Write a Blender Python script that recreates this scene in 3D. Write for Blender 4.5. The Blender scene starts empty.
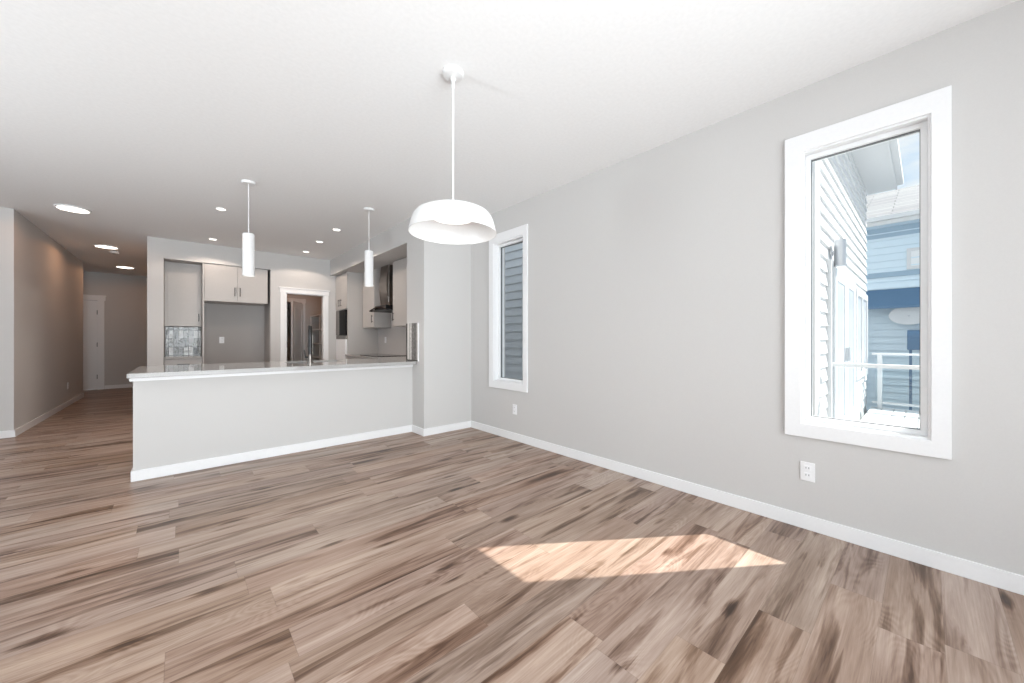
import bpy, bmesh, math, random
from mathutils import Vector, Matrix
random.seed(7)
C = bpy.context.scene.collection
SC = bpy.context.scene
R = math.radians

# ---------------------------------------------------------------- camera
cd = bpy.data.cameras.new('camera')
cd.sensor_width = 36.0
cd.lens = 36.0 * 369.0 / 1024.0
cd.shift_y = -2.0 / 1024.0
cd.clip_start = 0.02
cam = bpy.data.objects.new('camera', cd)
cam.location = (0, 0, 1.18)
cam.rotation_euler = (R(90), 0, -R(41.75))
C.objects.link(cam)
SC.camera = cam

# ---------------------------------------------------------------- exposure
vs = SC.view_settings
vs.view_transform = 'Standard'
vs.look = 'None'
vs.gamma = 1.0
vs.use_curve_mapping = False
vs.exposure = 0.0

# ---------------------------------------------------------------- sky
W = bpy.data.worlds.new('sky')
SC.world = W
W.use_nodes = True
wt = W.node_tree
for n in list(wt.nodes):
    wt.nodes.remove(n)
wo = wt.nodes.new('ShaderNodeOutputWorld')
wb = wt.nodes.new('ShaderNodeBackground')
tc = wt.nodes.new('ShaderNodeTexCoord')
mp = wt.nodes.new('ShaderNodeMapping')
mp.inputs['Scale'].default_value = (2.2, 2.2, 7.0)
nz = wt.nodes.new('ShaderNodeTexNoise')
nz.inputs['Scale'].default_value = 2.1
nz.inputs['Detail'].default_value = 6
cr = wt.nodes.new('ShaderNodeValToRGB')
cr.color_ramp.elements[0].position = 0.36
cr.color_ramp.elements[0].color = (0.55, 0.76, 0.98, 1)
cr.color_ramp.elements[1].position = 0.55
cr.color_ramp.elements[1].color = (0.92, 0.96, 1.0, 1)
wt.links.new(tc.outputs['Generated'], mp.inputs['Vector'])
wt.links.new(mp.outputs['Vector'], nz.inputs['Vector'])
wt.links.new(nz.outputs['Fac'], cr.inputs['Fac'])
wt.links.new(cr.outputs['Color'], wb.inputs['Color'])
wb.inputs['Strength'].default_value = 1.0
wt.links.new(wb.outputs['Background'], wo.inputs['Surface'])

# ---------------------------------------------------------------- sun, daylight and fill
def light(name, kind, loc, energy, color=(1, 1, 1), direction=None, size=None, size_y=None, spread=None, radius=None):
    d = bpy.data.lights.new(name, kind)
    d.energy = energy
    d.color = color
    if kind == 'AREA':
        d.shape = 'RECTANGLE'
        d.size = size
        d.size_y = size_y or size
        if spread:
            d.spread = spread
    if radius is not None:
        d.shadow_soft_size = radius
    o = bpy.data.objects.new(name, d)
    o.location = loc
    if direction:
        o.rotation_euler = Vector(direction).to_track_quat('-Z', 'Z' if kind == 'AREA' else 'Y').to_euler()
    C.objects.link(o)
    return o

SUN = light('sun', 'SUN', (8, -6, 10), 10.3, (1.0, 0.95, 0.88), (-0.782, 0.559, -1.0))
SUN.data.angle = R(0.5)
# daylight entering by the patio doors in the rear wall and the windows of the left wall
light('patio_daylight', 'AREA', (0.7, -2.3, 1.22), 92, (0.90, 0.965, 1.0), (0, 1, 0.03), 3.0, 2.2, spread=R(100))
# added fill lamp at the rear opening, tilted up to brighten the ceiling
light('patio_ceiling_fill', 'AREA', (-0.3, -2.25, 0.45), 68, (0.90, 0.965, 1.0), (-0.12, 0.62, 1.0), 2.0, 0.7, spread=R(118))
light('side_daylight', 'AREA', (-4.3, 3.4, 1.4), 24, (0.94, 0.97, 1.0), (1, 0, 0.05), 6.0, 1.8)
light('side_ceiling_fill', 'AREA', (-4.25, 2.9, 0.7), 235, (0.90, 0.965, 1.0), (0.85, 0, 1.0), 7.0, 0.6, spread=R(130))  # added upward fill along the left opening, lifts the ceiling towards the kitchen

# ---------------------------------------------------------------- materials
def new_mat(name):
    m = bpy.data.materials.new(name)
    m.use_nodes = True
    nt = m.node_tree
    b = nt.nodes['Principled BSDF']
    return m, nt, b

def N(nt, kind, **kw):
    n = nt.nodes.new(kind)
    for k, v in kw.items():
        setattr(n, k, v)
    return n

def math_(nt, op, a, b=None, c=None):
    n = nt.nodes.new('ShaderNodeMath')
    n.operation = op
    for i, v in enumerate((a, b, c)):
        if v is None:
            continue
        if isinstance(v, (int, float)):
            n.inputs[i].default_value = v
        else:
            nt.links.new(v, n.inputs[i])
    return n.outputs[0]

def ramp(nt, fac, stops):
    r = nt.nodes.new('ShaderNodeValToRGB')
    el = r.color_ramp.elements
    while len(el) < len(stops):
        el.new(0.5)
    for e, (p, c) in zip(el, stops):
        e.position = p
        e.color = (*c, 1) if len(c) == 3 else c
    nt.links.new(fac, r.inputs['Fac'])
    return r.outputs['Color']

def plain(name, col, rough=0.5, metal=0.0, bump=0.0, bscale=60.0, vary=0.03, spec=None):
    m, nt, b = new_mat(name)
    t = N(nt, 'ShaderNodeTexCoord')
    n = N(nt, 'ShaderNodeTexNoise')
    n.inputs['Scale'].default_value = bscale
    n.inputs['Detail'].default_value = 3
    nt.links.new(t.outputs['Object'], n.inputs['Vector'])
    lo = tuple(max(0, c * (1 - vary)) for c in col)
    hi = tuple(min(1, c * (1 + vary)) for c in col)
    nt.links.new(ramp(nt, n.outputs['Fac'], [(0.3, lo), (0.7, hi)]), b.inputs['Base Color'])
    b.inputs['Roughness'].default_value = rough
    b.inputs['Metallic'].default_value = metal
    if spec is not None:
        b.inputs['Specular IOR Level'].default_value = spec
    if bump:
        bp = N(nt, 'ShaderNodeBump')
        bp.inputs['Strength'].default_value = bump
        bp.inputs['Distance'].default_value = 0.002
        nt.links.new(n.outputs['Fac'], bp.inputs['Height'])
        nt.links.new(bp.outputs['Normal'], b.inputs['Normal'])
    return m

def emit(name, col, strength):
    m, nt, b = new_mat(name)
    b.inputs['Base Color'].default_value = (0.9, 0.9, 0.9, 1)
    b.inputs['Emission Color'].default_value = (*col, 1)
    b.inputs['Emission Strength'].default_value = strength
    return m

MAT = {}
MAT['paint'] = plain('wall_paint', (0.60, 0.587, 0.575), 0.75, bump=0.08, bscale=140, vary=0.012, spec=0.25)
MAT['ceiling'] = plain('ceiling_texture_paint', (0.86, 0.86, 0.86), 0.9, bump=0.30, bscale=45, vary=0.02, spec=0.1)
MAT['trim'] = plain('white_trim_paint', (0.84, 0.84, 0.845), 0.35, vary=0.01)
MAT['vinyl'] = plain('white_vinyl', (0.86, 0.865, 0.87), 0.3, vary=0.01)
MAT['gasket'] = plain('black_gasket', (0.13, 0.135, 0.14), 0.5)
MAT['cabinet'] = plain('greige_cabinet', (0.50, 0.475, 0.455), 0.42, vary=0.02)
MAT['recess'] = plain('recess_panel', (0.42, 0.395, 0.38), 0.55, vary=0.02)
MAT['black'] = plain('matte_black', (0.012, 0.012, 0.013), 0.35)
MAT['satinblack'] = plain('satin_black_glass', (0.006, 0.006, 0.007), 0.5, spec=0.15)
MAT['blackglass'] = plain('black_glass', (0.008, 0.008, 0.009), 0.06)
MAT['steel'] = plain('brushed_steel', (0.24, 0.215, 0.195), 0.32, metal=1.0, bscale=20)
MAT['chrome'] = plain('chrome', (0.75, 0.75, 0.76), 0.08, metal=1.0)
MAT['whiteplastic'] = plain('white_plastic', (0.86, 0.86, 0.87), 0.35, vary=0.01)
MAT['slot'] = plain('outlet_slot', (0.25, 0.25, 0.26), 0.6)
MAT['shade'] = plain('white_lacquer', (0.78, 0.78, 0.78), 0.28, vary=0.01)
MAT['brown'] = plain('hall_paint', (0.60, 0.587, 0.575), 0.75, bump=0.08, bscale=140, vary=0.012, spec=0.25)
MAT['wireshelf'] = plain('white_shelf', (0.85, 0.84, 0.82), 0.5)
MAT['splash'] = plain('grey_splash', (0.52, 0.50, 0.49), 0.3, vary=0.03)
MAT['lens_big'] = emit('ceiling_lens', (1.0, 0.90, 0.78), 5.0)
MAT['lens_small'] = emit('pot_lens', (1.0, 0.93, 0.84), 3.0)
MAT['lens_pend'] = emit('pendant_lens', (1.0, 0.95, 0.88), 1.6)
MAT['lens_dome'] = emit('dome_lens', (1.0, 0.97, 0.93), 1.05)

def quartz():
    m, nt, b = new_mat('grey_quartz')
    t = N(nt, 'ShaderNodeTexCoord')
    n = N(nt, 'ShaderNodeTexNoise')
    n.inputs['Scale'].default_value = 180
    n.inputs['Detail'].default_value = 4
    nt.links.new(t.outputs['Object'], n.inputs['Vector'])
    nt.links.new(ramp(nt, n.outputs['Fac'], [(0.3, (0.33, 0.32, 0.315)), (0.5, (0.42, 0.41, 0.40)), (0.72, (0.50, 0.49, 0.48))]), b.inputs['Base Color'])
    b.inputs['Roughness'].default_value = 0.05
    b.inputs['Specular IOR Level'].default_value = 0.12
    return m
MAT['quartz'] = quartz()

def glass():
    m, nt, b = new_mat('window_glass')
    m.use_transparent_shadow = True
    nt.nodes.remove(b)
    out = nt.nodes['Material Output']
    tr = N(nt, 'ShaderNodeBsdfTransparent')
    tr.inputs['Color'].default_value = (0.96, 0.98, 0.985, 1)
    gl = N(nt, 'ShaderNodeBsdfGlossy')
    gl.inputs['Roughness'].default_value = 0.01
    lw = N(nt, 'ShaderNodeLayerWeight')
    lw.inputs['Blend'].default_value = 0.5
    fac = math_(nt, 'ADD', 0.02, math_(nt, 'MULTIPLY', math_(nt, 'POWER', lw.outputs['Facing'], 5.0), 0.6))
    mx = N(nt, 'ShaderNodeMixShader')
    nt.links.new(fac, mx.inputs['Fac'])
    nt.links.new(tr.outputs['BSDF'], mx.inputs[1])
    nt.links.new(gl.outputs['BSDF'], mx.inputs[2])
    nt.links.new(mx.outputs['Shader'], out.inputs['Surface'])
    return m
MAT['glass'] = glass()

def tile(axis, th):
    # stacked vertical tiles; axis = world axis running along the wall
    m, nt, b = new_mat('stacked_tile_' + axis)
    t = N(nt, 'ShaderNodeTexCoord')
    s = N(nt, 'ShaderNodeSeparateXYZ')
    nt.links.new(t.outputs['Object'], s.inputs[0])
    u = math_(nt, 'DIVIDE', s.outputs[axis], 0.064)
    v = math_(nt, 'DIVIDE', s.outputs['Z'], th)
    fu = math_(nt, 'FRACT', u)
    fv = math_(nt, 'FRACT', v)
    iu = math_(nt, 'FLOOR', u)
    iv = math_(nt, 'FLOOR', v)
    cmb = N(nt, 'ShaderNodeCombineXYZ')
    nt.links.new(iu, cmb.inputs[0])
    nt.links.new(iv, cmb.inputs[1])
    wn = N(nt, 'ShaderNodeTexWhiteNoise', noise_dimensions='2D')
    nt.links.new(cmb.outputs[0], wn.inputs['Vector'])
    du = math_(nt, 'ABSOLUTE', math_(nt, 'SUBTRACT', fu, 0.5))
    dv = math_(nt, 'ABSOLUTE', math_(nt, 'SUBTRACT', fv, 0.5))
    g = math_(nt, 'MAXIMUM', math_(nt, 'GREATER_THAN', du, 0.44), math_(nt, 'GREATER_THAN', dv, 0.475))
    n = N(nt, 'ShaderNodeTexNoise')
    n.inputs['Scale'].default_value = 30
    nt.links.new(t.outputs['Object'], n.inputs['Vector'])
    tone = math_(nt, 'ADD', math_(nt, 'MULTIPLY', wn.outputs['Value'], 0.6), math_(nt, 'MULTIPLY', n.outputs['Fac'], 0.4))
    col = ramp(nt, tone, [(0.22, (0.07, 0.066, 0.062)), (0.5, (0.25, 0.24, 0.23)), (0.78, (0.66, 0.64, 0.62))])
    mx = N(nt, 'ShaderNodeMixRGB')
    nt.links.new(g, mx.inputs['Fac'])
    nt.links.new(col, mx.inputs['Color1'])
    mx.inputs['Color2'].default_value = (0.10, 0.095, 0.09, 1)
    nt.links.new(mx.outputs['Color'], b.inputs['Base Color'])
    b.inputs['Roughness'].default_value = 0.15
    bp = N(nt, 'ShaderNodeBump')
    bp.inputs['Strength'].default_value = 0.9
    bp.inputs['Distance'].default_value = 0.004
    h = math_(nt, 'ADD', math_(nt, 'MULTIPLY', g, -0.6), n.outputs['Fac'])
    nt.links.new(h, bp.inputs['Height'])
    nt.links.new(bp.outputs['Normal'], b.inputs['Normal'])
    return m
MAT['tile_x'] = tile('X', 0.145)
MAT['tile_y'] = tile('Y', 0.52)

def planks():
    m, nt, b = new_mat('oak_vinyl_plank')
    t = N(nt, 'ShaderNodeTexCoord')
    s = N(nt, 'ShaderNodeSeparateXYZ')
    nt.links.new(t.outputs['Object'], s.inputs[0])
    X, Y = s.outputs['X'], s.outputs['Y']
    PW, PL = 0.178, 1.22
    v = math_(nt, 'DIVIDE', math_(nt, 'ADD', Y, 0.05), PW)
    row = math_(nt, 'FLOOR', v)
    fv = math_(nt, 'FRACT', v)
    wr = N(nt, 'ShaderNodeTexWhiteNoise', noise_dimensions='1D')
    nt.links.new(row, wr.inputs['W'])
    u = math_(nt, 'ADD', math_(nt, 'DIVIDE', X, PL), math_(nt, 'MULTIPLY', wr.outputs['Value'], 7.3))
    colm = math_(nt, 'FLOOR', u)
    fu = math_(nt, 'FRACT', u)
    cid = N(nt, 'ShaderNodeCombineXYZ')
    nt.links.new(row, cid.inputs[0])
    nt.links.new(colm, cid.inputs[1])
    wn = N(nt, 'ShaderNodeTexWhiteNoise', noise_dimensions='2D')
    nt.links.new(cid.outputs[0], wn.inputs['Vector'])
    pid = wn.outputs['Value']
    sc = N(nt, 'ShaderNodeSeparateXYZ')
    nt.links.new(wn.outputs['Color'], sc.inputs[0])
    off = math_(nt, 'MULTIPLY', pid, 40.0)

    def coords(sx, sy):
        c = N(nt, 'ShaderNodeCombineXYZ')
        nt.links.new(math_(nt, 'MULTIPLY', X, sx), c.inputs[0])
        nt.links.new(math_(nt, 'MULTIPLY', Y, sy), c.inputs[1])
        nt.links.new(off, c.inputs[2])
        return c.outputs[0]

    def noise(vec, scale, detail, dist=0.0, rough=0.5):
        n = N(nt, 'ShaderNodeTexNoise')
        n.inputs['Scale'].default_value = scale
        n.inputs['Detail'].default_value = detail
        n.inputs['Distortion'].default_value = dist
        n.inputs['Roughness'].default_value = rough
        nt.links.new(vec, n.inputs['Vector'])
        return n.outputs['Fac']

    wide = noise(coords(0.7, 5.0), 1.2, 2, 0.3)
    broad = noise(coords(0.85, 10.5), 1.25, 4, 0.8, 0.55)          # wide dark heartwood streaks
    mid = noise(coords(1.0, 17.0), 1.6, 7, 0.7, 0.66)              # grain bands
    fine = noise(coords(3.0, 90.0), 2.0, 3)                       # fine pores
    # cathedral rings: contour lines of a slow stretched noise
    slow = noise(coords(1.3, 6.0), 1.0, 1, 0.2)
    rings = math_(nt, 'SINE', math_(nt, 'MULTIPLY', slow, 170.0))
    ringmask = ramp(nt, noise(coords(1.6, 6.5), 0.9, 1), [(0.50, (0, 0, 0)), (0.64, (1, 1, 1))])
    ringamt = math_(nt, 'MULTIPLY', rings, ringmask)
    smear = ramp(nt, broad, [(0.52, (0, 0, 0)), (0.59, (0.5, 0.5, 0.5)), (0.69, (1, 1, 1))])
    # knots
    vo = N(nt, 'ShaderNodeTexVoronoi', voronoi_dimensions='3D')
    vo.inputs['Scale'].default_value = 1.0
    nt.links.new(coords(1.9, 6.0), vo.inputs['Vector'])
    knot = ramp(nt, math_(nt, 'ADD', vo.outputs['Distance'], math_(nt, 'MULTIPLY', math_(nt, 'SUBTRACT', mid, 0.5), 0.35)),
                [(0.05, (1, 1, 1)), (0.17, (0, 0, 0))])
    tone = math_(nt, 'ADD', 0.52, math_(nt, 'MULTIPLY', math_(nt, 'SUBTRACT', mid, 0.5), 0.48))
    tone = math_(nt, 'ADD', tone, math_(nt, 'MULTIPLY', math_(nt, 'SUBTRACT', wide, 0.5), 0.40))
    tone = math_(nt, 'ADD', tone, math_(nt, 'MULTIPLY', math_(nt, 'SUBTRACT', fine, 0.5), 0.20))
    tone = math_(nt, 'ADD', tone, math_(nt, 'MULTIPLY', math_(nt, 'SUBTRACT', sc.outputs[0], 0.5), 0.10))
    tone = math_(nt, 'SUBTRACT', tone, math_(nt, 'MULTIPLY', smear, 0.28))
    tone = math_(nt, 'SUBTRACT', tone, math_(nt, 'MULTIPLY', ringamt, 0.032))
    tone = math_(nt, 'SUBTRACT', tone, math_(nt, 'MULTIPLY', knot, 0.30))
    col = ramp(nt, tone, [(0.06, (0.035, 0.018, 0.011)), (0.22, (0.095, 0.055, 0.036)), (0.36, (0.205, 0.136, 0.100)),
                          (0.50, (0.340, 0.250, 0.200)), (0.68, (0.500, 0.400, 0.335))])
    # per plank hue shift between pinkish and sandy
    hs = N(nt, 'ShaderNodeHueSaturation')
    nt.links.new(col, hs.inputs['Color'])
    nt.links.new(math_(nt, 'ADD', 0.4945, math_(nt, 'MULTIPLY', sc.outputs[1], 0.008)), hs.inputs['Hue'])
    nt.links.new(math_(nt, 'ADD', 0.98, math_(nt, 'MULTIPLY', sc.outputs[2], 0.22)), hs.inputs['Saturation'])
    # seams
    ev = math_(nt, 'ABSOLUTE', math_(nt, 'SUBTRACT', fv, 0.5))
    eu = math_(nt, 'ABSOLUTE', math_(nt, 'SUBTRACT', fu, 0.5))
    seam = math_(nt, 'MAXIMUM', math_(nt, 'GREATER_THAN', ev, 0.4935), math_(nt, 'GREATER_THAN', eu, 0.4988))
    mx = N(nt, 'ShaderNodeMixRGB', blend_type='MULTIPLY')
    nt.links.new(math_(nt, 'MULTIPLY', seam, 0.25), mx.inputs['Fac'])
    nt.links.new(hs.outputs['Color'], mx.inputs['Color1'])
    mx.inputs['Color2'].default_value = (0.3, 0.25, 0.22, 1)
    nt.links.new(mx.outputs['Color'], b.inputs['Base Color'])
    nt.links.new(math_(nt, 'ADD', 0.30, math_(nt, 'MULTIPLY', fine, 0.16)), b.inputs['Roughness'])
    b.inputs['Specular IOR Level'].default_value = 0.4
    bp = N(nt, 'ShaderNodeBump')
    bp.inputs['Strength'].default_value = 0.12
    bp.inputs['Distance'].default_value = 0.001
    nt.links.new(math_(nt, 'SUBTRACT', fine, seam), bp.inputs['Height'])
    nt.links.new(bp.outputs['Normal'], b.inputs['Normal'])
    return m
MAT['planks'] = planks()

# outside
MAT['siding_white'] = plain('white_siding', (0.70, 0.71, 0.72), 0.6, vary=0.02)
MAT['siding_blue'] = plain('pale_blue_siding', (0.70, 0.82, 0.90), 0.6, vary=0.03)
MAT['navy'] = plain('dark_blue_paint', (0.09, 0.18, 0.30), 0.5)
MAT['blue_trim'] = plain('slate_blue_trim', (0.33, 0.45, 0.56), 0.5)
MAT['silver'] = plain('silver_metal', (0.55, 0.57, 0.60), 0.35, metal=0.6)
MAT['deck'] = plain('pale_deck', (0.72, 0.73, 0.74), 0.7, vary=0.05, bscale=12)
MAT['gravel'] = plain('ground_gravel', (0.30, 0.30, 0.30), 0.9, vary=0.15, bscale=8)
MAT['doorgrey'] = plain('pale_grey_door', (0.62, 0.65, 0.68), 0.45, vary=0.01)
MAT['paneglass'] = plain('reflective_pane', (0.58, 0.62, 0.66), 0.25)

def shingles():
    m, nt, b = new_mat('grey_shingles')
    t = N(nt, 'ShaderNodeTexCoord')
    br = N(nt, 'ShaderNodeTexBrick')
    br.inputs['Scale'].default_value = 1.0
    br.inputs['Brick Width'].default_value = 1.1
    br.inputs['Row Height'].default_value = 0.24
    br.inputs['Mortar Size'].default_value = 0.012
    br.inputs['Color1'].default_value = (0.24, 0.24, 0.25, 1)
    br.inputs['Color2'].default_value = (0.34, 0.34, 0.35, 1)
    br.inputs['Mortar'].default_value = (0.12, 0.12, 0.13, 1)
    mp2 = N(nt, 'ShaderNodeMapping')
    mp2.inputs['Rotation'].default_value = (0, 0, R(90))
    nt.links.new(t.outputs['Object'], mp2.inputs['Vector'])
    nt.links.new(mp2.outputs['Vector'], br.inputs['Vector'])
    nt.links.new(br.outputs['Color'], b.inputs['Base Color'])
    b.inputs['Roughness'].default_value = 0.9
    return m
MAT['shingle'] = shingles()

# ---------------------------------------------------------------- mesh helpers
def root_loc(o):
    v = Vector((0, 0, 0))
    while o:
        v += o.location
        o = o.parent
    return v

class MB:
    def __init__(self):
        self.bm = bmesh.new()
    def quad(self, *p):
        vs_ = [self.bm.verts.new(q) for q in p]
        self.bm.faces.new(vs_)
    def box(self, x0, x1, y0, y1, z0, z1):
        bm = self.bm
        v = [bm.verts.new(p) for p in ((x0, y0, z0), (x1, y0, z0), (x1, y1, z0), (x0, y1, z0), (x0, y0, z1), (x1, y0, z1), (x1, y1, z1), (x0, y1, z1))]
        for f in ((0, 3, 2, 1), (4, 5, 6, 7), (0, 1, 5, 4), (1, 2, 6, 5), (2, 3, 7, 6), (3, 0, 4, 7)):
            bm.faces.new([v[i] for i in f])
        return self
    def xbox(self, mat4, sx, sy, sz):
        r = bmesh.ops.create_cube(self.bm, size=1.0)
        bmesh.ops.scale(self.bm, vec=(sx, sy, sz), verts=r['verts'])
        bmesh.ops.transform(self.bm, matrix=mat4, verts=r['verts'])
        return self
    def cyl(self, p0, p1, r0, r1=None, seg=24, caps=True):
        r1 = r0 if r1 is None else r1
        p0, p1 = Vector(p0), Vector(p1)
        d = p1 - p0
        q = d.to_track_quat('Z', 'Y').to_matrix().to_4x4()
        mt = Matrix.Translation((p0 + p1) / 2) @ q
        bmesh.ops.create_cone(self.bm, cap_ends=caps, segments=seg, radius1=r0, radius2=r1, depth=d.length, matrix=mt)
        return self
    def sphere(self, p, r, scale=(1, 1, 1), seg=24):
        mt = Matrix.Translation(p) @ Matrix.Diagonal((*scale, 1))
        bmesh.ops.create_uvsphere(self.bm, u_segments=seg, v_segments=seg // 2, radius=r, matrix=mt)
        return self
    def lathe(self, prof, c, seg=64):
        bm = self.bm
        rings = []
        for r, z in prof:
            if r < 1e-5:
                rings.append([bm.verts.new((c[0], c[1], c[2] + z))])
            else:
                rings.append([bm.verts.new((c[0] + r * math.cos(2 * math.pi * i / seg), c[1] + r * math.sin(2 * math.pi * i / seg), c[2] + z)) for i in range(seg)])
        for a, b in zip(rings, rings[1:]):
            for i in range(seg):
                j = (i + 1) % seg
                if len(a) == 1 and len(b) > 1:
                    bm.faces.new((a[0], b[i], b[j]))
                elif len(b) == 1 and len(a) > 1:
                    bm.faces.new((a[i], b[0], a[j]))
                elif len(a) > 1:
                    bm.faces.new((a[i], b[i], b[j], a[j]))
        return self
    def tube(self, pts, r, seg=12):
        bm = self.bm
        pts = [Vector(p) for p in pts]
        rings = []
        up = Vector((0.123, 0.971, 0.2)).normalized()
        for i, p in enumerate(pts):
            d = (pts[min(i + 1, len(pts) - 1)] - pts[max(i - 1, 0)]).normalized()
            a = d.cross(up)
            if a.length < 1e-3:
                a = d.cross(Vector((1, 0, 0)))
            a.normalize()
            b = d.cross(a)
            rr = r[i] if isinstance(r, (list, tuple)) else r
            rings.append([bm.verts.new(p + rr * (a * math.cos(2 * math.pi * k / seg) + b * math.sin(2 * math.pi * k / seg))) for k in range(seg)])
        for a, b in zip(rings, rings[1:]):
            for k in range(seg):
                bm.faces.new((a[k], a[(k + 1) % seg], b[(k + 1) % seg], b[k]))
        bm.faces.new(rings[0])
        bm.faces.new(rings[-1])
        return self
    def slab(self, axis, a0, a1, ur, vr, holes):
        """solid slab between a0..a1 on axis with rectangular holes; u,v = the other two axes in xyz order"""
        us = sorted({ur[0], ur[1], *[h[0] for h in holes], *[h[1] for h in holes]})
        vv = sorted({vr[0], vr[1], *[h[2] for h in holes], *[h[3] for h in holes]})
        us = [u for u in us if ur[0] <= u <= ur[1]]
        vv = [v for v in vv if vr[0] <= v <= vr[1]]
        def solid(i, j):
            if i < 0 or j < 0 or i >= len(us) - 1 or j >= len(vv) - 1:
                return False
            u, v = (us[i] + us[i + 1]) / 2, (vv[j] + vv[j + 1]) / 2
            return not any(h[0] < u < h[1] and h[2] < v < h[3] for h in holes)
        def P(a, u, v):
            return {'x': (a, u, v), 'y': (u, a, v), 'z': (u, v, a)}[axis]
        for i in range(len(us) - 1):
            for j in range(len(vv) - 1):
                if not solid(i, j):
                    continue
                u0, u1, v0, v1 = us[i], us[i + 1], vv[j], vv[j + 1]
                self.quad(P(a0, u0, v0), P(a0, u1, v0), P(a0, u1, v1), P(a0, u0, v1))
                self.quad(P(a1, u0, v0), P(a1, u1, v0), P(a1, u1, v1), P(a1, u0, v1))
                if not solid(i - 1, j):
                    self.quad(P(a0, u0, v0), P(a1, u0, v0), P(a1, u0, v1), P(a0, u0, v1))
                if not solid(i + 1, j):
                    self.quad(P(a0, u1, v0), P(a1, u1, v0), P(a1, u1, v1), P(a0, u1, v1))
                if not solid(i, j - 1):
                    self.quad(P(a0, u0, v0), P(a1, u0, v0), P(a1, u1, v0), P(a0, u1, v0))
                if not solid(i, j + 1):
                    self.quad(P(a0, u0, v1), P(a1, u0, v1), P(a1, u1, v1), P(a0, u1, v1))
        bmesh.ops.remove_doubles(self.bm, verts=self.bm.verts, dist=1e-5)
        return self
    def build(self, name, mat, parent=None, bevel=0.0, smooth=False, origin=None):
        bm = self.bm
        bmesh.ops.recalc_face_normals(bm, faces=bm.faces)
        if bevel:
            bmesh.ops.bevel(bm, geom=[e for e in bm.edges if len(e.link_faces) == 2 and e.calc_face_angle(0) > 0.6], offset=bevel, segments=2, profile=0.6, affect='EDGES')
        if parent is not None:
            o_ = root_loc(parent)
        else:
            if origin is None:
                xs = [v.co.x for v in bm.verts]; ys = [v.co.y for v in bm.verts]; zs = [v.co.z for v in bm.verts]
                origin = ((min(xs) + max(xs)) / 2, (min(ys) + max(ys)) / 2, min(zs))
            o_ = Vector(origin)
        bmesh.ops.translate(bm, vec=-o_, verts=bm.verts)
        me = bpy.data.meshes.new(name)
        bm.to_mesh(me)
        bm.free()
        if smooth:
            for p in me.polygons:
                p.use_smooth = True
            try:
                me.set_sharp_from_angle(angle=R(38))
            except Exception:
                pass
        me.materials.append(MAT[mat] if isinstance(mat, str) else mat)
        o = bpy.data.objects.new(name, me)
        C.objects.link(o)
        if parent is not None:
            o.parent = parent
        else:
            o.location = o_
        return o

def tag(o, label=None, cat=None, group=None, kind=None):
    if label: o['label'] = label
    if cat: o['category'] = cat
    if group: o['group'] = group
    if kind: o['kind'] = kind
    return o

def thing(name, loc, label=None, cat=None, group=None, kind=None):
    o = bpy.data.objects.new(name, None)
    o.empty_display_size = 0.1
    o.location = loc
    C.objects.link(o)
    return tag(o, label, cat, group, kind)

def copy_tree(o, parent=None):
    c = o.copy()
    C.objects.link(c)
    if parent is not None:
        c.parent = parent
    for ch in [x for x in bpy.data.objects if x.parent == o]:
        copy_tree(ch, c)
    return c

def struct(o, label, cat):
    return tag(o, label, cat, kind='structure')

# ---------------------------------------------------------------- dimensions (metres, camera foot at the origin)
XR = 2.903       # right wall
H = 2.76         # ceiling
YP = 4.08        # pier front
YK = 7.93        # kitchen back wall
ZB = 2.455       # underside of the bulkhead
CT = 0.905       # counter top

# ---------------------------------------------------------------- shell
o = MB().box(-4.35, 3.10, -2.35, 13.2, -0.20, 0).build('floor', 'planks', origin=(0, 0, 0))
struct(o, 'wood-look plank floor in warm brown tones running through the whole room', 'floor')
o = MB().box(-4.35, 3.10, -2.35, 13.2, H, H + 0.25).build('ceiling', 'ceiling')
struct(o, 'white textured ceiling over the room, kitchen and hall', 'ceiling')

# windows: opening (Y0,Y1,Z0,Z1)
W2 = (-0.020, 0.520, 0.655, 2.352)
W1 = (3.050, 3.590, 0.665, 2.372)
o = MB().slab('x', XR, XR + 0.18, (-2.35, 13.2), (0, H), [W1, W2]).build('wall_right', 'paint')
struct(o, 'long pale grey wall on the right with the two windows', 'wall')
o = MB().slab('y', -2.35, -2.20, (-4.2, XR), (0, H), [(-1.4, 2.2, 0.06, 2.40)]).build('wall_rear', 'paint')
struct(o, 'grey wall behind the viewer with the wide patio opening', 'wall')
o = MB().slab('x', -4.35, -4.20, (-2.35, 13.2), (0, H), [(-0.7, 6.5, 0.40, 2.35)]).build('wall_left', 'paint')
struct(o, 'far left grey wall of the living area with its window opening', 'wall')
o = MB().box(-4.2, -1.523, 7.34, 11.5, 0, H).build('wall_hall', 'paint')
struct(o, 'grey wall block forming the left side of the hall', 'wall')
o = MB().slab('y', 13.0, 13.2, (-4.2, -0.28), (0, H), [(-2.31, -1.497, 0, 2.10)]).build('wall_hall_end', 'paint')
struct(o, 'brownish grey wall closing the end of the hall', 'wall')
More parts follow.
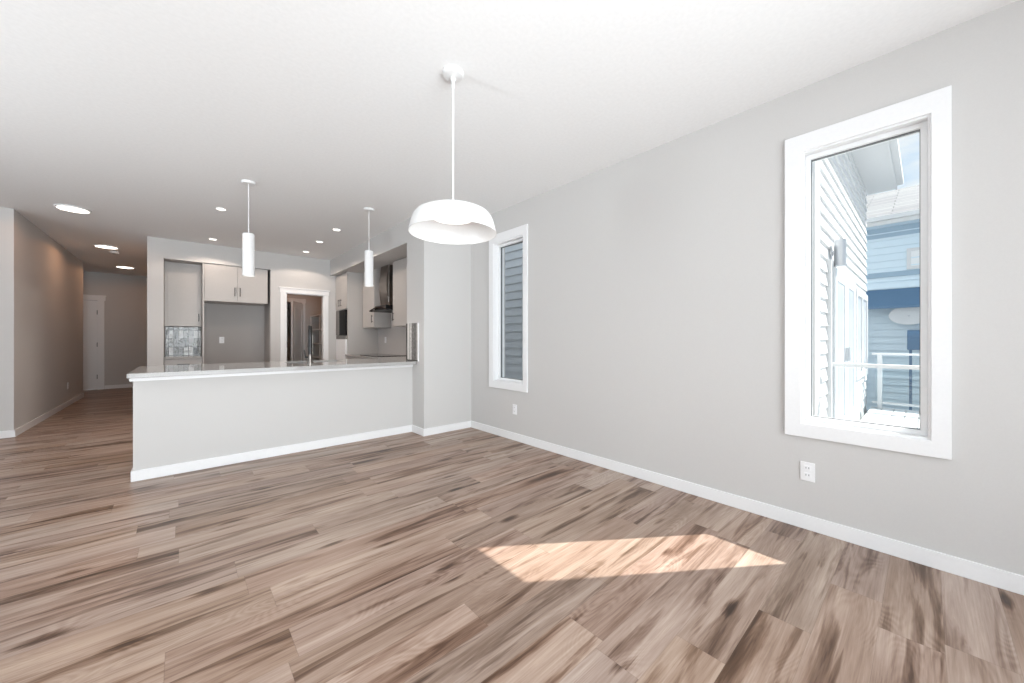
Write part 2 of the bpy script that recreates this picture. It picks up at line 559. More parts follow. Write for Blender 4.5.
# kitchen back wall with the cabinet niche and the pantry doorway
NX0, NX1 = -0.222, 1.192
o = MB().slab('y', YK, YK + 0.12, (-0.405, XR), (0, H), [(NX0, NX1, 0, 2.45), (1.436, 2.090, 0, 2.052)]).build('wall_kitchen', 'paint')
struct(o, 'grey kitchen back wall with the cabinet niche and pantry doorway', 'wall')
o = MB().box(-0.405, -0.28, YK + 0.12, 13.2, 0, H).build('wall_hall_right', 'paint')
struct(o, 'grey wall on the right side of the hall behind the kitchen', 'wall')
m = MB()
m.box(-0.28, 1.20, 8.60, 8.68, 0, H)
m.box(NX1, NX1 + 0.10, YK + 0.12, 8.60, 0, H)
m.box(-0.28, NX0, YK + 0.12, 8.60, 0, H)
m.box(NX0, NX1, YK + 0.12, 8.60, 2.45, 2.55)
o = m.build('wall_niche', 'recess')
struct(o, 'grey lining of the kitchen cabinet niche', 'wall')
m = MB()
m.slab('y', 9.95, 10.05, (1.30, 2.62), (0, H), [(1.36, 2.13, 0, 2.06)])
o = m.build('wall_pantry_back', 'paint')
struct(o, 'brownish back wall of the pantry with a second doorway', 'wall')
o = MB().box(1.20, 1.30, 8.68, 11.3, 0, H).build('wall_pantry_left', 'paint')
struct(o, 'left wall of the pantry', 'wall')
o = MB().box(2.62, 2.72, YK + 0.12, 11.3, 0, H).build('wall_pantry_right', 'paint')
struct(o, 'right wall of the pantry behind the shelves', 'wall')
o = MB().box(1.20, 2.72, 11.3, 11.4, 0, H).build('wall_mudroom', 'paint')
struct(o, 'dim wall of the room beyond the pantry', 'wall')
# pier and bulkhead around the range alcove
o = MB().box(2.20, XR, YP, 4.54, 0, H).build('wall_pier', 'paint')
struct(o, 'pale grey wall pier between kitchen and dining wall', 'wall')
o = MB().box(2.20, XR, 4.54, YK, ZB, H).build('ceiling_bulkhead', 'paint')
struct(o, 'grey bulkhead running over the kitchen alcove', 'bulkhead')
# half wall below the breakfast counter
o = MB().box(-0.308, 2.20, 4.385, 4.50, 0, 0.866).build('wall_half', 'paint')
struct(o, 'pale grey half wall under the kitchen counter', 'wall')
m = MB()
m.box(-0.328, 2.198, 4.367, 4.385, 0.832, 0.866)
m.box(-0.328, -0.308, 4.385, 4.50, 0.832, 0.866)
o = m.build('trim_1', 'trim')
struct(o, 'white trim strip under the counter edge', 'trim')

# baseboards
BH, BT = 0.088, 0.013
def baseboard(name, boxes, label):
    m = MB()
    for x0, x1, y0, y1 in boxes:
        m.box(x0, x1, y0, y1, 0, BH)
    return struct(m.build(name, 'trim', bevel=0.003), label, 'baseboard')
baseboard('baseboard_right', [(XR - BT, XR, -2.2, YP)], 'white baseboard along the right wall')
baseboard('baseboard_pier', [(2.20 - BT, XR - BT, YP - BT, YP)], 'white baseboard along the front of the pier')
baseboard('baseboard_pier_side', [(2.20 - BT, 2.20, YP, 4.385 - BT)], 'short white baseboard on the side of the pier')
baseboard('baseboard_half_wall', [(-0.308 - BT, 2.20, 4.385 - BT, 4.385)], 'white baseboard along the half wall')
baseboard('baseboard_half_wall_end', [(-0.308 - BT, -0.308, 4.385, 4.50)], 'white baseboard on the end of the half wall')
baseboard('baseboard_hall_left', [(-1.523, -1.523 + BT, 7.34, 11.5)], 'white baseboard along the left hall wall')
baseboard('baseboard_living', [(-4.2, -1.523 + BT, 7.34 - BT, 7.34)], 'white baseboard on the wall left of the hall')
baseboard('baseboard_hall_end', [(-1.385, -0.405, 13.0 - BT, 13.0)], 'white baseboard on the hall end wall')
baseboard('baseboard_hall_right', [(-0.405 - BT, -0.405, YK, 13.0 - BT)], 'white baseboard along the right hall wall')
baseboard('baseboard_kitchen', [(NX1, 1.34, YK - BT, YK), (-0.405, NX0, YK - BT, YK)], 'white baseboard on the kitchen back wall')

# ---------------------------------------------------------------- windows
def frame_x(m, x0, x1, y0, y1, z0, z1, w):
    """rectangular ring in the YZ plane; outer = y0..y1,z0..z1, width w"""
    m.slab('x', x0, x1, (y0, y1), (z0, z1), [(y0 + w, y1 - w, z0 + w, z1 - w)])
    return m

def window(name, o4, label, glassx):
    y0, y1, z0, z1 = o4
    t = thing(name, (XR, (y0 + y1) / 2, z0), label, 'window', kind='structure')
    # flat casing on the wall face
    m = MB()
    m.slab('x', XR - 0.018, XR, (y0 - 0.068, y1 + 0.082), (z0 - 0.082, z1 + 0.108), [(y0, y1, z0, z1)])
    m.build('casing', 'trim', t, bevel=0.002)
    # jamb lining
    m = MB()
    frame_x(m, XR - 0.006, XR + 0.15, y0, y1, z0, z1, 0.012)
    m.build('jamb', 'trim', t)
    # vinyl frame and sash
    m = MB()
    frame_x(m, glassx - 0.035, glassx + 0.04, y0 + 0.012, y1 - 0.012, z0 + 0.012, z1 - 0.012, 0.026)
    m.build('sash_frame', 'vinyl', t, bevel=0.003)
    g0, g1, g2, g3 = y0 + 0.038, y1 - 0.038, z0 + 0.038, z1 - 0.038
    m = MB()
    frame_x(m, glassx - 0.012, glassx + 0.012, g0 - 0.002, g1 + 0.002, g2 - 0.002, g3 + 0.002, 0.005)
    m.build('gasket', 'gasket', t)
    MB().box(glassx - 0.003, glassx + 0.003, g0 + 0.004, g1 - 0.004, g2 + 0.004, g3 - 0.004).build('glass_pane', 'glass', t)
    return t
window('window_1', W1, 'tall narrow white framed window beside the kitchen pier', XR + 0.09)
window('window_2', W2, 'large white framed window nearest the viewer with houses outside', XR + 0.075)

# ---------------------------------------------------------------- doors
def panel_leaf(width, height, thick):
    """two-panel door leaf in local XZ, hinge at x=0, front face at y=0 (towards -y)"""
    m = MB()
    st = 0.11
    holes = [(st, width - st, 0.20, 0.88), (st, width - st, 1.02, height - 0.13)]
    m.slab('y', 0.0, thick, (0, width), (0, height), holes)
    for h in holes:
        m.box(h[0], h[1], 0.010, thick - 0.010, h[2], h[3])
        m.box(h[0] + 0.035, h[1] - 0.035, 0.004, thick - 0.004, h[2] + 0.035, h[3] - 0.035)
    return m

# hall end door
t = thing('door_1', (-1.9, 13.0, 0), 'white two-panel door at the end of the hall', 'door', kind='structure')
m = panel_leaf(0.805, 2.085, 0.04)
bmesh.ops.translate(m.bm, vec=(-2.305, 13.012, 0.008), verts=m.bm.verts)
m.build('leaf', 'trim', t)
m = MB()
m.box(-2.40, -2.31, 12.98, 13.0, 0, 2.10)
m.box(-1.497, -1.39, 12.98, 13.0, 0, 2.10)
m.box(-2.42, -1.37, 12.975, 13.0, 2.10, 2.20)
m.box(-2.43, -1.36, 12.965, 13.0, 2.20, 2.222)
m.build('casing', 'trim', t, bevel=0.002)
for z in (0.30, 1.06, 1.82):
    MB().cyl((-1.500, 13.004, z - 0.05), (-1.500, 13.004, z + 0.05), 0.009, seg=10).build('hinge', 'black', t)

# pantry doorway with its leaf folded back inside
t = thing('door_2', (1.76, YK, 0), 'white cased pantry doorway with the door swung open inside', 'door', kind='structure')
m = MB()
m.box(1.345, 1.436, YK - 0.02, YK, 0, 2.052)
m.box(2.090, 2.165, YK - 0.02, YK, 0, 2.052)
m.box(1.335, 2.175, YK - 0.024, YK, 2.052, 2.130)
m.box(1.320, 2.190, YK - 0.034, YK, 2.130, 2.152)
m.build('casing', 'trim', t, bevel=0.002)
m = MB()
m.box(1.436, 1.450, YK - 0.004, YK + 0.124, 0, 2.052)
m.box(2.076, 2.090, YK - 0.004, YK + 0.124, 0, 2.052)
m.box(1.450, 2.076, YK - 0.004, YK + 0.124, 2.038, 2.052)
m.build('jamb', 'trim', t)
m = panel_leaf(0.585, 2.0, 0.035)
bmesh.ops.transform(m.bm, matrix=Matrix.Translation((1.448, YK + 0.135, 0.01)) @ Matrix.Rotation(R(97), 4, 'Z'), verts=m.bm.verts)
m.build('leaf', 'trim', t)
for z in (0.25, 1.08, 1.80):
    MB().box(1.4505, 1.464, YK + 0.01, YK + 0.12, z - 0.05, z + 0.05).build('hinge', 'black', t, bevel=0.002)

# second door, ajar at the back of the pantry
t = thing('door_3', (2.12, 9.94, 0), 'white two-panel door standing ajar at the back of the pantry', 'door', kind='structure')
ang = math.atan2(9.28 - 9.92, 1.78 - 2.12)
m = panel_leaf(0.74, 2.02, 0.035)
bmesh.ops.transform(m.bm, matrix=Matrix.Translation((2.12, 9.92, 0.01)) @ Matrix.Rotation(ang, 4, 'Z'), verts=m.bm.verts)
m.build('leaf', 'trim', t)
m = MB()
m.box(1.30, 1.36, 9.93, 9.95, 0, 2.06)
m.box(2.13, 2.20, 9.93, 9.95, 0, 2.06)
m.box(1.30, 2.21, 9.93, 9.95, 2.06, 2.15)
m.build('casing', 'trim', t)

# ---------------------------------------------------------------- kitchen: helpers
def bar_pull(parent, p, axis_out, length=0.14, vertical=True, mat='black'):
    """slim bar handle centred at p on a face whose outward direction is axis_out"""
    p = Vector(p)
    n = Vector(axis_out)
    d = Vector((0, 0, 1)) if vertical else n.cross(Vector((0, 0, 1)))
    m = MB()
    a, b = p + d * (-length / 2) + n * 0.028, p + d * (length / 2) + n * 0.028
    m.cyl(a, b, 0.0055, seg=10)
    for s in (-0.36, 0.36):
        q = p + d * (length * s)
        m.cyl(q, q + n * 0.028, 0.0045, seg=8)
    return m.build('handle', mat, parent, smooth=True)

# upper cabinet left in the niche
t = thing('wall_cabinet', (0.01, 8.41, 1.40), 'single-door greige upper cabinet above the grey stacked tile', 'cabinet')
m = MB()
m.box(NX0 + 0.002, 0.243, 8.24, 8.598, 1.40, 2.448)
m.box(NX0 + 0.002, -0.192, 8.222, 8.24, 1.40, 2.448)
m.build('body', 'cabinet', t)
d = MB().box(-0.188, 0.240, 8.220, 8.238, 1.403, 2.40).build('door', 'cabinet', t, bevel=0.002)
bar_pull(d, (0.205, 8.220, 1.55), (0, -1, 0), 0.13)

# divider panel of the fridge recess
o = MB().box(0.245, 0.265, YK + 0.005, 8.598, 0, 2.448).build('divider_panel', 'cabinet', bevel=0.001)
tag(o, 'tall thin greige panel between tiled nook and fridge recess', 'panel')

# two-door cabinet over the fridge recess
t = thing('wall_cabinet', (0.71, 8.27, 1.83), 'wide two-door greige cabinet over the empty fridge recess', 'cabinet')
m = MB()
m.box(0.267, 1.150, YK + 0.040, 8.598, 1.83, 2.448)
m.build('body', 'cabinet', t)
for x0, x1, hx in ((0.269, 0.706, 0.672), (0.710, 1.150, 0.745)):
    d = MB().box(x0, x1, YK + 0.020, YK + 0.038, 1.826, 2.435).build('door', 'cabinet', t, bevel=0.002)
    bar_pull(d, (hx, YK + 0.020, 2.0), (0, -1, 0), 0.15)

# base cabinet and counter left in the niche
t = thing('base_cabinet', (0.01, 8.25, 0), 'greige base cabinet with drawer below the tiled nook', 'cabinet')
m = MB()
m.box(NX0 + 0.004, 0.243, 8.00, 8.598, 0.10, 0.866)
m.box(NX0 + 0.004, 0.243, 8.06, 8.598, 0.0, 0.10)
m.build('body', 'cabinet', t)
d = MB().box(NX0 + 0.008, 0.239, 7.982, 7.999, 0.70, 0.86).build('drawer', 'cabinet', t, bevel=0.002)
bar_pull(d, (0.01, 7.982, 0.78), (0, -1, 0), 0.15, False)
d = MB().box(NX0 + 0.008, 0.239, 7.982, 7.999, 0.105, 0.695).build('door', 'cabinet', t, bevel=0.002)
bar_pull(d, (0.19, 7.982, 0.60), (0, -1, 0), 0.13)
o = MB().box(NX0 + 0.004, 0.243, 7.955, 8.598, 0.868, CT).build('countertop', 'quartz', bevel=0.002)
tag(o, 'short grey quartz countertop in the tiled nook', 'countertop')
o = MB().box(NX0 + 0.003, 0.243, 8.586, 8.599, CT + 0.001, 1.398).build('backsplash', 'tile_x')
tag(o, 'grey and white stacked tile backsplash in the nook at left', 'backsplash')

# oven tower at the far end of the alcove
t = thing('oven_tower', (2.60, 7.57, 0), 'tall greige cabinet tower with built-in black oven beside the pantry doorway', 'cabinet')
m = MB()
m.slab('x', 2.32, 2.90, (7.225, 7.925), (0.10, 2.452), [(7.275, 7.875, 0.70, 1.75)])
m.box(2.86, 2.90, 7.275, 7.875, 0.70, 1.75)
m.box(2.38, 2.90, 7.225, 7.925, 0.0, 0.10)
m.build('body', 'cabinet', t)
d = MB().box(2.301, 2.319, 7.23, 7.575, 1.765, 2.445).build('door', 'cabinet', t, bevel=0.002)
bar_pull(d, (2.301, 7.545, 1.89), (-1, 0, 0), 0.14)
d = MB().box(2.301, 2.319, 7.58, 7.92, 1.765, 2.445).build('door', 'cabinet', t, bevel=0.002)
bar_pull(d, (2.301, 7.66, 1.89), (-1, 0, 0), 0.14)
d = MB().box(2.301, 2.319, 7.23, 7.92, 0.105, 0.69).build('drawer', 'cabinet', t, bevel=0.002)
bar_pull(d, (2.301, 7.575, 0.55), (-1, 0, 0), 0.20, False)
# microwave in the tower
t = thing('microwave', (2.58, 7.575, 1.265), 'built-in black glass microwave in the tower above the white oven front', 'microwave')
MB().box(2.33, 2.84, 7.28, 7.87, 1.262, 1.745).build('body', 'steel', t)
MB().box(2.292, 2.329, 7.28, 7.66, 1.262, 1.745).build('door', 'satinblack', t, bevel=0.003)
MB().box(2.292, 2.329, 7.665, 7.87, 1.262, 1.745).build('control_panel', 'steel', t, bevel=0.003)
t = thing('wall_oven', (2.58, 7.575, 0.71), 'white fronted built-in oven low in the tower beside the dark counter', 'oven')
MB().box(2.33, 2.84, 7.28, 7.87, 0.705, 1.255).build('body', 'steel', t)
MB().box(2.292, 2.329, 7.285, 7.865, 0.71, 1.185).build('door', 'whiteplastic', t, bevel=0.004)
MB().box(2.296, 2.329, 7.285, 7.865, 1.19, 1.25).build('control_panel', 'steel', t, bevel=0.003)

# upper cabinets either side of the hood
t = thing('wall_cabinet', (2.73, 6.9, 1.40), 'greige upper cabinet between the oven tower and range hood', 'cabinet')
MB().box(2.59, 2.90, 6.61, 7.222, 1.40, 2.452).build('body', 'cabinet', t)
d = MB().box(2.571, 2.589, 6.614, 7.160, 1.402, 2.445).build('door', 'cabinet', t, bevel=0.002)
bar_pull(d, (2.571, 6.665, 1.555), (-1, 0, 0), 0.14)
t = thing('wall_cabinet', (2.73, 5.2, 1.395), 'greige upper cabinet right of the range hood behind the pier', 'cabinet')
MB().box(2.59, 2.90, 4.56, 5.82, 1.395, 2.452).build('body', 'cabinet', t)
for y0, y1, hy in ((5.19, 5.816, 5.77), (4.565, 5.185, 5.13)):
    d = MB().box(2.571, 2.589, y0, y1, 1.397, 2.445).build('door', 'cabinet', t, bevel=0.002)
    bar_pull(d, (2.571, hy, 1.555), (-1, 0, 0), 0.14)

# range hood
t = thing('range_hood', (2.72, 6.2, 1.68), 'dark stainless chimney range hood with thin canopy between upper cabinets', 'range hood')
m = MB()
# chimney with a softly bowed front
prof = []
K = 14
for i in range(K + 1):
    z = 1.76 + (2.452 - 1.76) * i / K
    q = i / K
    prof.append((2.60 - 0.035 * math.sin(math.pi * q), z))
for (xa, za), (xb, zb) in zip(prof, prof[1:]):
    m.quad((xa, 6.05, za), (xa, 6.36, za), (xb, 6.36, zb), (xb, 6.05, zb))
    m.quad((xa, 6.05, za), (2.888, 6.05, za), (2.888, 6.05, zb), (xb, 6.05, zb))
    m.quad((xa, 6.36, za), (2.888, 6.36, za), (2.888, 6.36, zb), (xb, 6.36, zb))
m.quad((prof[0][0], 6.05, 1.76), (2.888, 6.05, 1.76), (2.888, 6.36, 1.76), (prof[0][0], 6.36, 1.76))
m.quad((prof[-1][0], 6.05, 2.452), (2.888, 6.05, 2.452), (2.888, 6.36, 2.452), (prof[-1][0], 6.36, 2.452))
bmesh.ops.remove_doubles(m.bm, verts=m.bm.verts, dist=1e-5)
m.build('chimney', 'steel', t, smooth=True)
MB().box(2.598, 2.612, 6.036, 6.049, 1.77, 2.450).build('chimney_glint', 'chrome', t)  # bright strip added for the lit side of the chimney
m = MB()
for i in range(8):
    q0, q1 = i / 8, (i + 1) / 8
    ya, yb = 5.85 + 0.72 * q0, 5.85 + 0.72 * q1
    za, zb = [1.735 - 0.045 * (2 * q - 1) ** 2 for q in (q0, q1)]
    m.quad((2.47, ya, za), (2.47, yb, zb), (2.888, yb, zb), (2.888, ya, za))
    m.quad((2.47, ya, za - 0.02), (2.47, yb, zb - 0.02), (2.888, yb, zb - 0.02), (2.888, ya, za - 0.02))
    m.quad((2.47, ya, za - 0.02), (2.47, yb, zb - 0.02), (2.47, yb, zb), (2.47, ya, za))
    m.quad((2.888, ya, za - 0.02), (2.888, yb, zb - 0.02), (2.888, yb, zb), (2.888, ya, za))
m.quad((2.47, 5.85, 1.67), (2.888, 5.85, 1.67), (2.888, 5.85, 1.69), (2.47, 5.85, 1.69))
m.quad((2.47, 6.57, 1.67), (2.888, 6.57, 1.67), (2.888, 6.57, 1.69), (2.47, 6.57, 1.69))
bmesh.ops.remove_doubles(m.bm, verts=m.bm.verts, dist=1e-5)
m.build('canopy', 'blackglass', t, smooth=True)
MB().box(2.52, 2.885, 5.98, 6.44, 1.685, 1.762).build('motor_box', 'black', t, bevel=0.004)

# splash and base run on the right wall
o = MB().box(2.890, 2.902, 4.545, 7.22, CT + 0.001, 1.70).build('backsplash', 'splash')
tag(o, 'plain grey backsplash behind the cooktop under the upper cabinets', 'backsplash')
o = MB().box(2.188, 2.199, 4.215, 4.539, CT + 0.002, 1.388).build('backsplash', 'tile_y')
tag(o, 'narrow strip of stacked tile on the pier side above the counter', 'backsplash')
o = MB().box(2.186, 2.199, 4.205, 4.2145, CT + 0.002, 1.390).build('tile_edge_trim', 'trim')
tag(o, 'thin white edge strip beside the tile on the pier', 'trim')
t = thing('base_cabinet', (2.6, 6.3, 0), 'greige base cabinets along the alcove wall under the cooktop', 'cabinet')
m = MB()
m.box(2.30, 2.888, 5.32, 7.222, 0.10, 0.866)
m.box(2.36, 2.888, 5.32, 7.222, 0.0, 0.10)
m.build('body', 'cabinet', t)
for i in range(3):
    y0 = 5.42 + i * 0.60
    d = MB().box(2.281, 2.299, y0 + 0.003, y0 + 0.594, 0.105, 0.86).build('door', 'cabinet', t, bevel=0.002)
    bar_pull(d, (2.281, y0 + 0.54, 0.74), (-1, 0, 0), 0.14)
t = thing('island_cabinet', (1.0, 4.9, 0), 'greige sink cabinets behind the half wall', 'cabinet')
m = MB()
m.slab('z', 0.10, 0.866, (-0.29, 2.888), (4.502, 5.30), [(0.90, 1.56, 4.86, 5.25), (2.19, 2.888, 4.502, 4.545)])
m.slab('z', 0.0, 0.10, (-0.25, 2.88), (4.56, 5.24), [])
m.build('body', 'cabinet', t)
for i in range(4):
    x0 = -0.28 + i * 0.62
    d = MB().box(x0 + 0.003, x0 + 0.614, 5.301, 5.319, 0.105, 0.86).build('door', 'cabinet', t, bevel=0.002)
    bar_pull(d, (x0 + 0.56, 5.319, 0.74), (0, 1, 0), 0.14)

# long countertop
m = MB()
SK = (0.92, 1.54, 4.88, 5.23)
m.slab('z', 0.867, CT, (-0.335, 2.889), (4.255, 7.222), [(-0.335, 2.262, 5.40, 7.222), SK, (2.187, 2.889, 4.255, 4.543)])
o = m.build('countertop', 'quartz', bevel=0.003)
tag(o, 'long polished grey quartz countertop over the half wall with faucet', 'countertop')
t = thing('sink', (1.23, 5.05, 0.68), 'steel undermount sink set in the long countertop', 'sink')
m = MB()
x0, x1, y0, y1 = SK
m.box(x0 - 0.012, x1 + 0.012, y0 - 0.012, y1 + 0.012, 0.672, 0.68)
m.box(x0 - 0.012, x0 - 0.004, y0 - 0.012, y1 + 0.012, 0.68, 0.866)
m.box(x1 + 0.004, x1 + 0.012, y0 - 0.012, y1 + 0.012, 0.68, 0.866)
m.box(x0 - 0.004, x1 + 0.004, y0 - 0.012, y0 - 0.004, 0.68, 0.866)
m.box(x0 - 0.004, x1 + 0.004, y1 + 0.004, y1 + 0.012, 0.68, 0.866)
m.build('basin', 'steel', t)
MB().cyl((1.23, 5.05, 0.680), (1.23, 5.05, 0.684), 0.045).build('drain', 'chrome', t)
# cooktop
t = thing('cooktop', (2.58, 6.21, CT), 'black glass cooktop set in the counter below the hood', 'cooktop')
MB().box(2.32, 2.82, 5.83, 6.60, CT + 0.0005, CT + 0.008).build('glass_top', 'blackglass', t, bevel=0.002)
for x, y, r in ((2.46, 6.02, 0.08), (2.68, 6.02, 0.10), (2.46, 6.40, 0.10), (2.68, 6.40, 0.08)):
    MB().lathe([(r, 0), (r, 0.0006), (r - 0.004, 0.0006), (r - 0.004, 0)], (x, y, CT + 0.008), 32).build('burner_ring', 'slot', t)

# faucet
FX, FY = 1.12, 4.83
t = thing('faucet', (FX, FY, CT), 'tall black pull-down kitchen faucet on the long countertop', 'faucet')
m = MB().cyl((FX, FY, CT), (FX, FY, CT + 0.012), 0.030)
m.cyl((FX, FY, CT + 0.012), (FX, FY, CT + 0.10), 0.021)
m.build('base', 'steel', t, smooth=True)
pts = [(FX, FY, CT + 0.10), (FX, FY, CT + 0.20), (FX, FY, CT + 0.32)]
for i in range(1, 13):
    a = math.pi * i / 12
    pts.append((FX + 0.017 * (1 - math.cos(a)), FY + 0.075 * (1 - math.cos(a)), CT + 0.32 + 0.11 * math.sin(a)))
m = MB().tube(pts, 0.020)
m.build('gooseneck', 'black', t, smooth=True)
e = pts[-1]
m = MB().cyl((e[0], e[1], e[2] - 0.005), (e[0], e[1], e[2] - 0.07), 0.018, 0.020)
m.cyl((e[0], e[1], e[2] - 0.07), (e[0], e[1], e[2] - 0.14), 0.020, 0.026)
m.build('spray_head', 'black', t, smooth=True)
m = MB().cyl((FX - 0.02, FY, CT + 0.065), (FX - 0.055, FY, CT + 0.068), 0.010, seg=14)
m.cyl((FX - 0.05, FY, CT + 0.068), (FX - 0.062, FY - 0.005, CT + 0.155), 0.0065, 0.005, seg=12)
m.build('lever', 'black', t, smooth=True)
m = MB().cyl((FX + 0.026, FY - 0.006, CT + 0.10), (FX + 0.026, FY - 0.006, CT + 0.335), 0.0045, seg=12)
m.build('post_glint', 'steel', t, smooth=True)  # thin rod added as the bright reflection along the faucet post

# pantry shelves
t = thing('shelving_unit', (2.46, 9.35, 0), 'white open shelving along the right side of the pantry', 'shelves')
for z in (0.45, 0.78, 1.09, 1.42, 1.75):
    MB().box(2.30, 2.618, 8.55, 9.93, z - 0.025, z).build('shelf', 'wireshelf', t, bevel=0.002)
for y in (8.58, 9.10, 9.88):
    MB().box(2.302, 2.325, y, y + 0.03, 0, 1.725).build('post', 'wireshelf', t)

# ---------------------------------------------------------------- outlets and switches
def outlet(name, loc, nrm, label, group=None, kind='outlet'):
    """plate 70 x 115 mm facing nrm; loc on the wall surface"""
    t = thing(name, loc, label, 'outlet' if kind == 'outlet' else 'switch', group)
    n = Vector(nrm)
    s = n.cross(Vector((0, 0, 1)))
    def bx(u0, u1, d0, d1, z0, z1, nm, mt, par, bev=0):
        L = Vector(loc)
        P = [L + s * u + n * d for u in (u0, u1) for d in (d0, d1)]
        xs = [p.x for p in P]; ys = [p.y for p in P]
        return MB().box(min(xs), max(xs), min(ys), max(ys), loc[2] + z0, loc[2] + z1).build(nm, mt, par, bevel=bev)
    bx(-0.036, 0.036, 0.0005, 0.006, -0.058, 0.058, 'cover_plate', 'whiteplastic', t, 0.0015)
    if kind == 'outlet':
        for zc in (-0.022, 0.022):
            f = bx(-0.017, 0.017, 0.006, 0.009, zc - 0.015, zc + 0.015, 'socket', 'whiteplastic', t, 0.001)
            for u in (-0.007, 0.007):
                bx(u - 0.0018, u + 0.0018, 0.009, 0.0094, zc - 0.003, zc + 0.008, 'slot', 'slot', f)
    else:
        bx(-0.017, 0.017, 0.006, 0.010, -0.034, 0.034, 'rocker', 'whiteplastic', t, 0.0015)
    return t
outlet('wall_outlet', (XR, 0.488, 0.358), (-1, 0, 0), 'white duplex outlet on the right wall below the large window')
outlet('wall_outlet', (XR, 3.20, 0.362), (-1, 0, 0), 'white duplex outlet on the right wall below the narrow window')
outlet('wall_outlet', (-1.523, 10.15, 0.36), (1, 0, 0), 'small white outlet low on the dim hall wall')
outlet('wall_outlet', (0.536, 8.60, 1.17), (0, -1, 0), 'white outlet on the grey back of the fridge recess')
outlet('wall_switch', (0.112, 8.586, 1.17), (0, -1, 0), 'white switch plate on the stacked tile in the nook', kind='switch')
outlet('wall_outlet', (2.890, 6.86, 1.17), (-1, 0, 0), 'white outlet on the plain backsplash left of the pier')

# ---------------------------------------------------------------- ceiling lights
def flush_light(x, y, r, label, name, group, lens, h=0.012):
    t = thing(name, (x, y, H), label, 'ceiling light', group)
    MB().lathe([(r, 0), (r, -h), (r - 0.006, -h - 0.004), (r * 0.86, -h - 0.004), (r * 0.86, -h + 0.003), (r * 0.5, 0)], (x, y, H - 0.0005), 40).build('trim_ring', 'trim', t, smooth=True)
    MB().lathe([(0, -h + 0.0005), (r * 0.85, -h + 0.0005), (r * 0.85, -h - 0.001), (0, -h - 0.002)], (x, y, H - 0.0005), 40).build('lens', lens, t, smooth=True)
    return t
hall_l = ['large round ceiling light nearest the viewer over the hall mouth', 'round ceiling light in the middle of the hall', 'round ceiling light at the far end of the hall']
for i, (x, y) in enumerate(((-0.985, 6.84), (-0.965, 9.25), (-0.935, 11.6))):
    flush_light(x, y, 0.152, hall_l[i], 'hall_light', 'round lights along the hall ceiling', 'lens_big')
    light('hall_lamp', 'SPOT', (x, y, H - 0.03), 10, (1.0, 0.46, 0.20), (0, 0, -1), radius=0.06).data.spot_size = R(172)
kl = [(0.345, 5.66, 'small recessed ceiling light closest to the cord of the left pendant'),
      (0.355, 7.45, 'small recessed light just in front of the niche cabinets'),
      (1.646, 5.62, 'small recessed light nearest the viewer in the right-hand row'),
      (1.646, 6.50, 'small recessed light, middle one of the right-hand row'),
      (1.650, 7.40, 'small recessed light just in front of the pantry doorway')]
for x, y, lb in kl:
    flush_light(x, y, 0.054, lb, 'recessed_light', 'recessed lights in the kitchen ceiling', 'lens_small', 0.006)
    light('recessed_lamp', 'SPOT', (x, y, H - 0.03), 18, (1.0, 0.83, 0.70), (0, 0, -1), radius=0.05).data.spot_size = R(140)
light('pantry_fill', 'POINT', (1.75, 8.9, H - 0.15), 4, (1.0, 0.47, 0.23), radius=0.12)  # added warm fill inside the pantry, no fixture there
t = thing('smoke_detector', (-0.92, 9.72, H), 'small round smoke detector on the hall ceiling', 'smoke detector')
MB().lathe([(0.065, 0), (0.065, -0.018), (0.055, -0.032), (0.03, -0.036), (0, -0.036)], (-0.92, 9.72, H - 0.0005), 32).build('housing', 'whiteplastic', t, smooth=True)
MB().lathe([(0.024, -0.0362), (0.024, -0.040), (0, -0.041)], (-0.92, 9.72, H - 0.0005), 24).build('vent', 'slot', t)

# ---------------------------------------------------------------- pendants
def cylinder_pendant(x, y, z0, z1, label):
    t = thing('pendant_light', (x, y, H), label, 'pendant light', 'cylinder pendants over the kitchen counter')
    MB().lathe([(0.062, 0), (0.062, -0.014), (0.056, -0.022), (0.02, -0.024), (0, -0.024)], (x, y, H - 0.0005), 40).build('canopy', 'shade', t, smooth=True)
    MB().cyl((x, y, z1 + 0.005), (x, y, H - 0.024), 0.0045, seg=10).build('cord', 'shade', t, smooth=True)
    MB().lathe([(0.0, z1), (0.046, z1), (0.051, z1 - 0.006), (0.051, z0), (0.046, z0), (0.046, z1 - 0.02), (0, z1 - 0.02)], (x, y, 0), 40).build('shade', 'shade', t, smooth=True)
    MB().lathe([(0, z0 + 0.014), (0.0455, z0 + 0.014), (0.0455, z0 + 0.03), (0, z0 + 0.03)], (x, y, 0), 32).build('lens', 'lens_pend', t, smooth=True)
    light('pendant_lamp', 'SPOT', (x, y, z0 - 0.004), 5, (1.0, 0.9, 0.78), (0, 0, -1), radius=0.03).data.spot_size = R(110)
    return t
cylinder_pendant(0.493, 4.522, 1.818, 2.240, 'white cylinder pendant on the left, above the counter in front of niche cabinets')
cylinder_pendant(1.685, 4.492, 1.826, 2.252, 'white cylinder pendant on the right, above the counter beside the bulkhead')

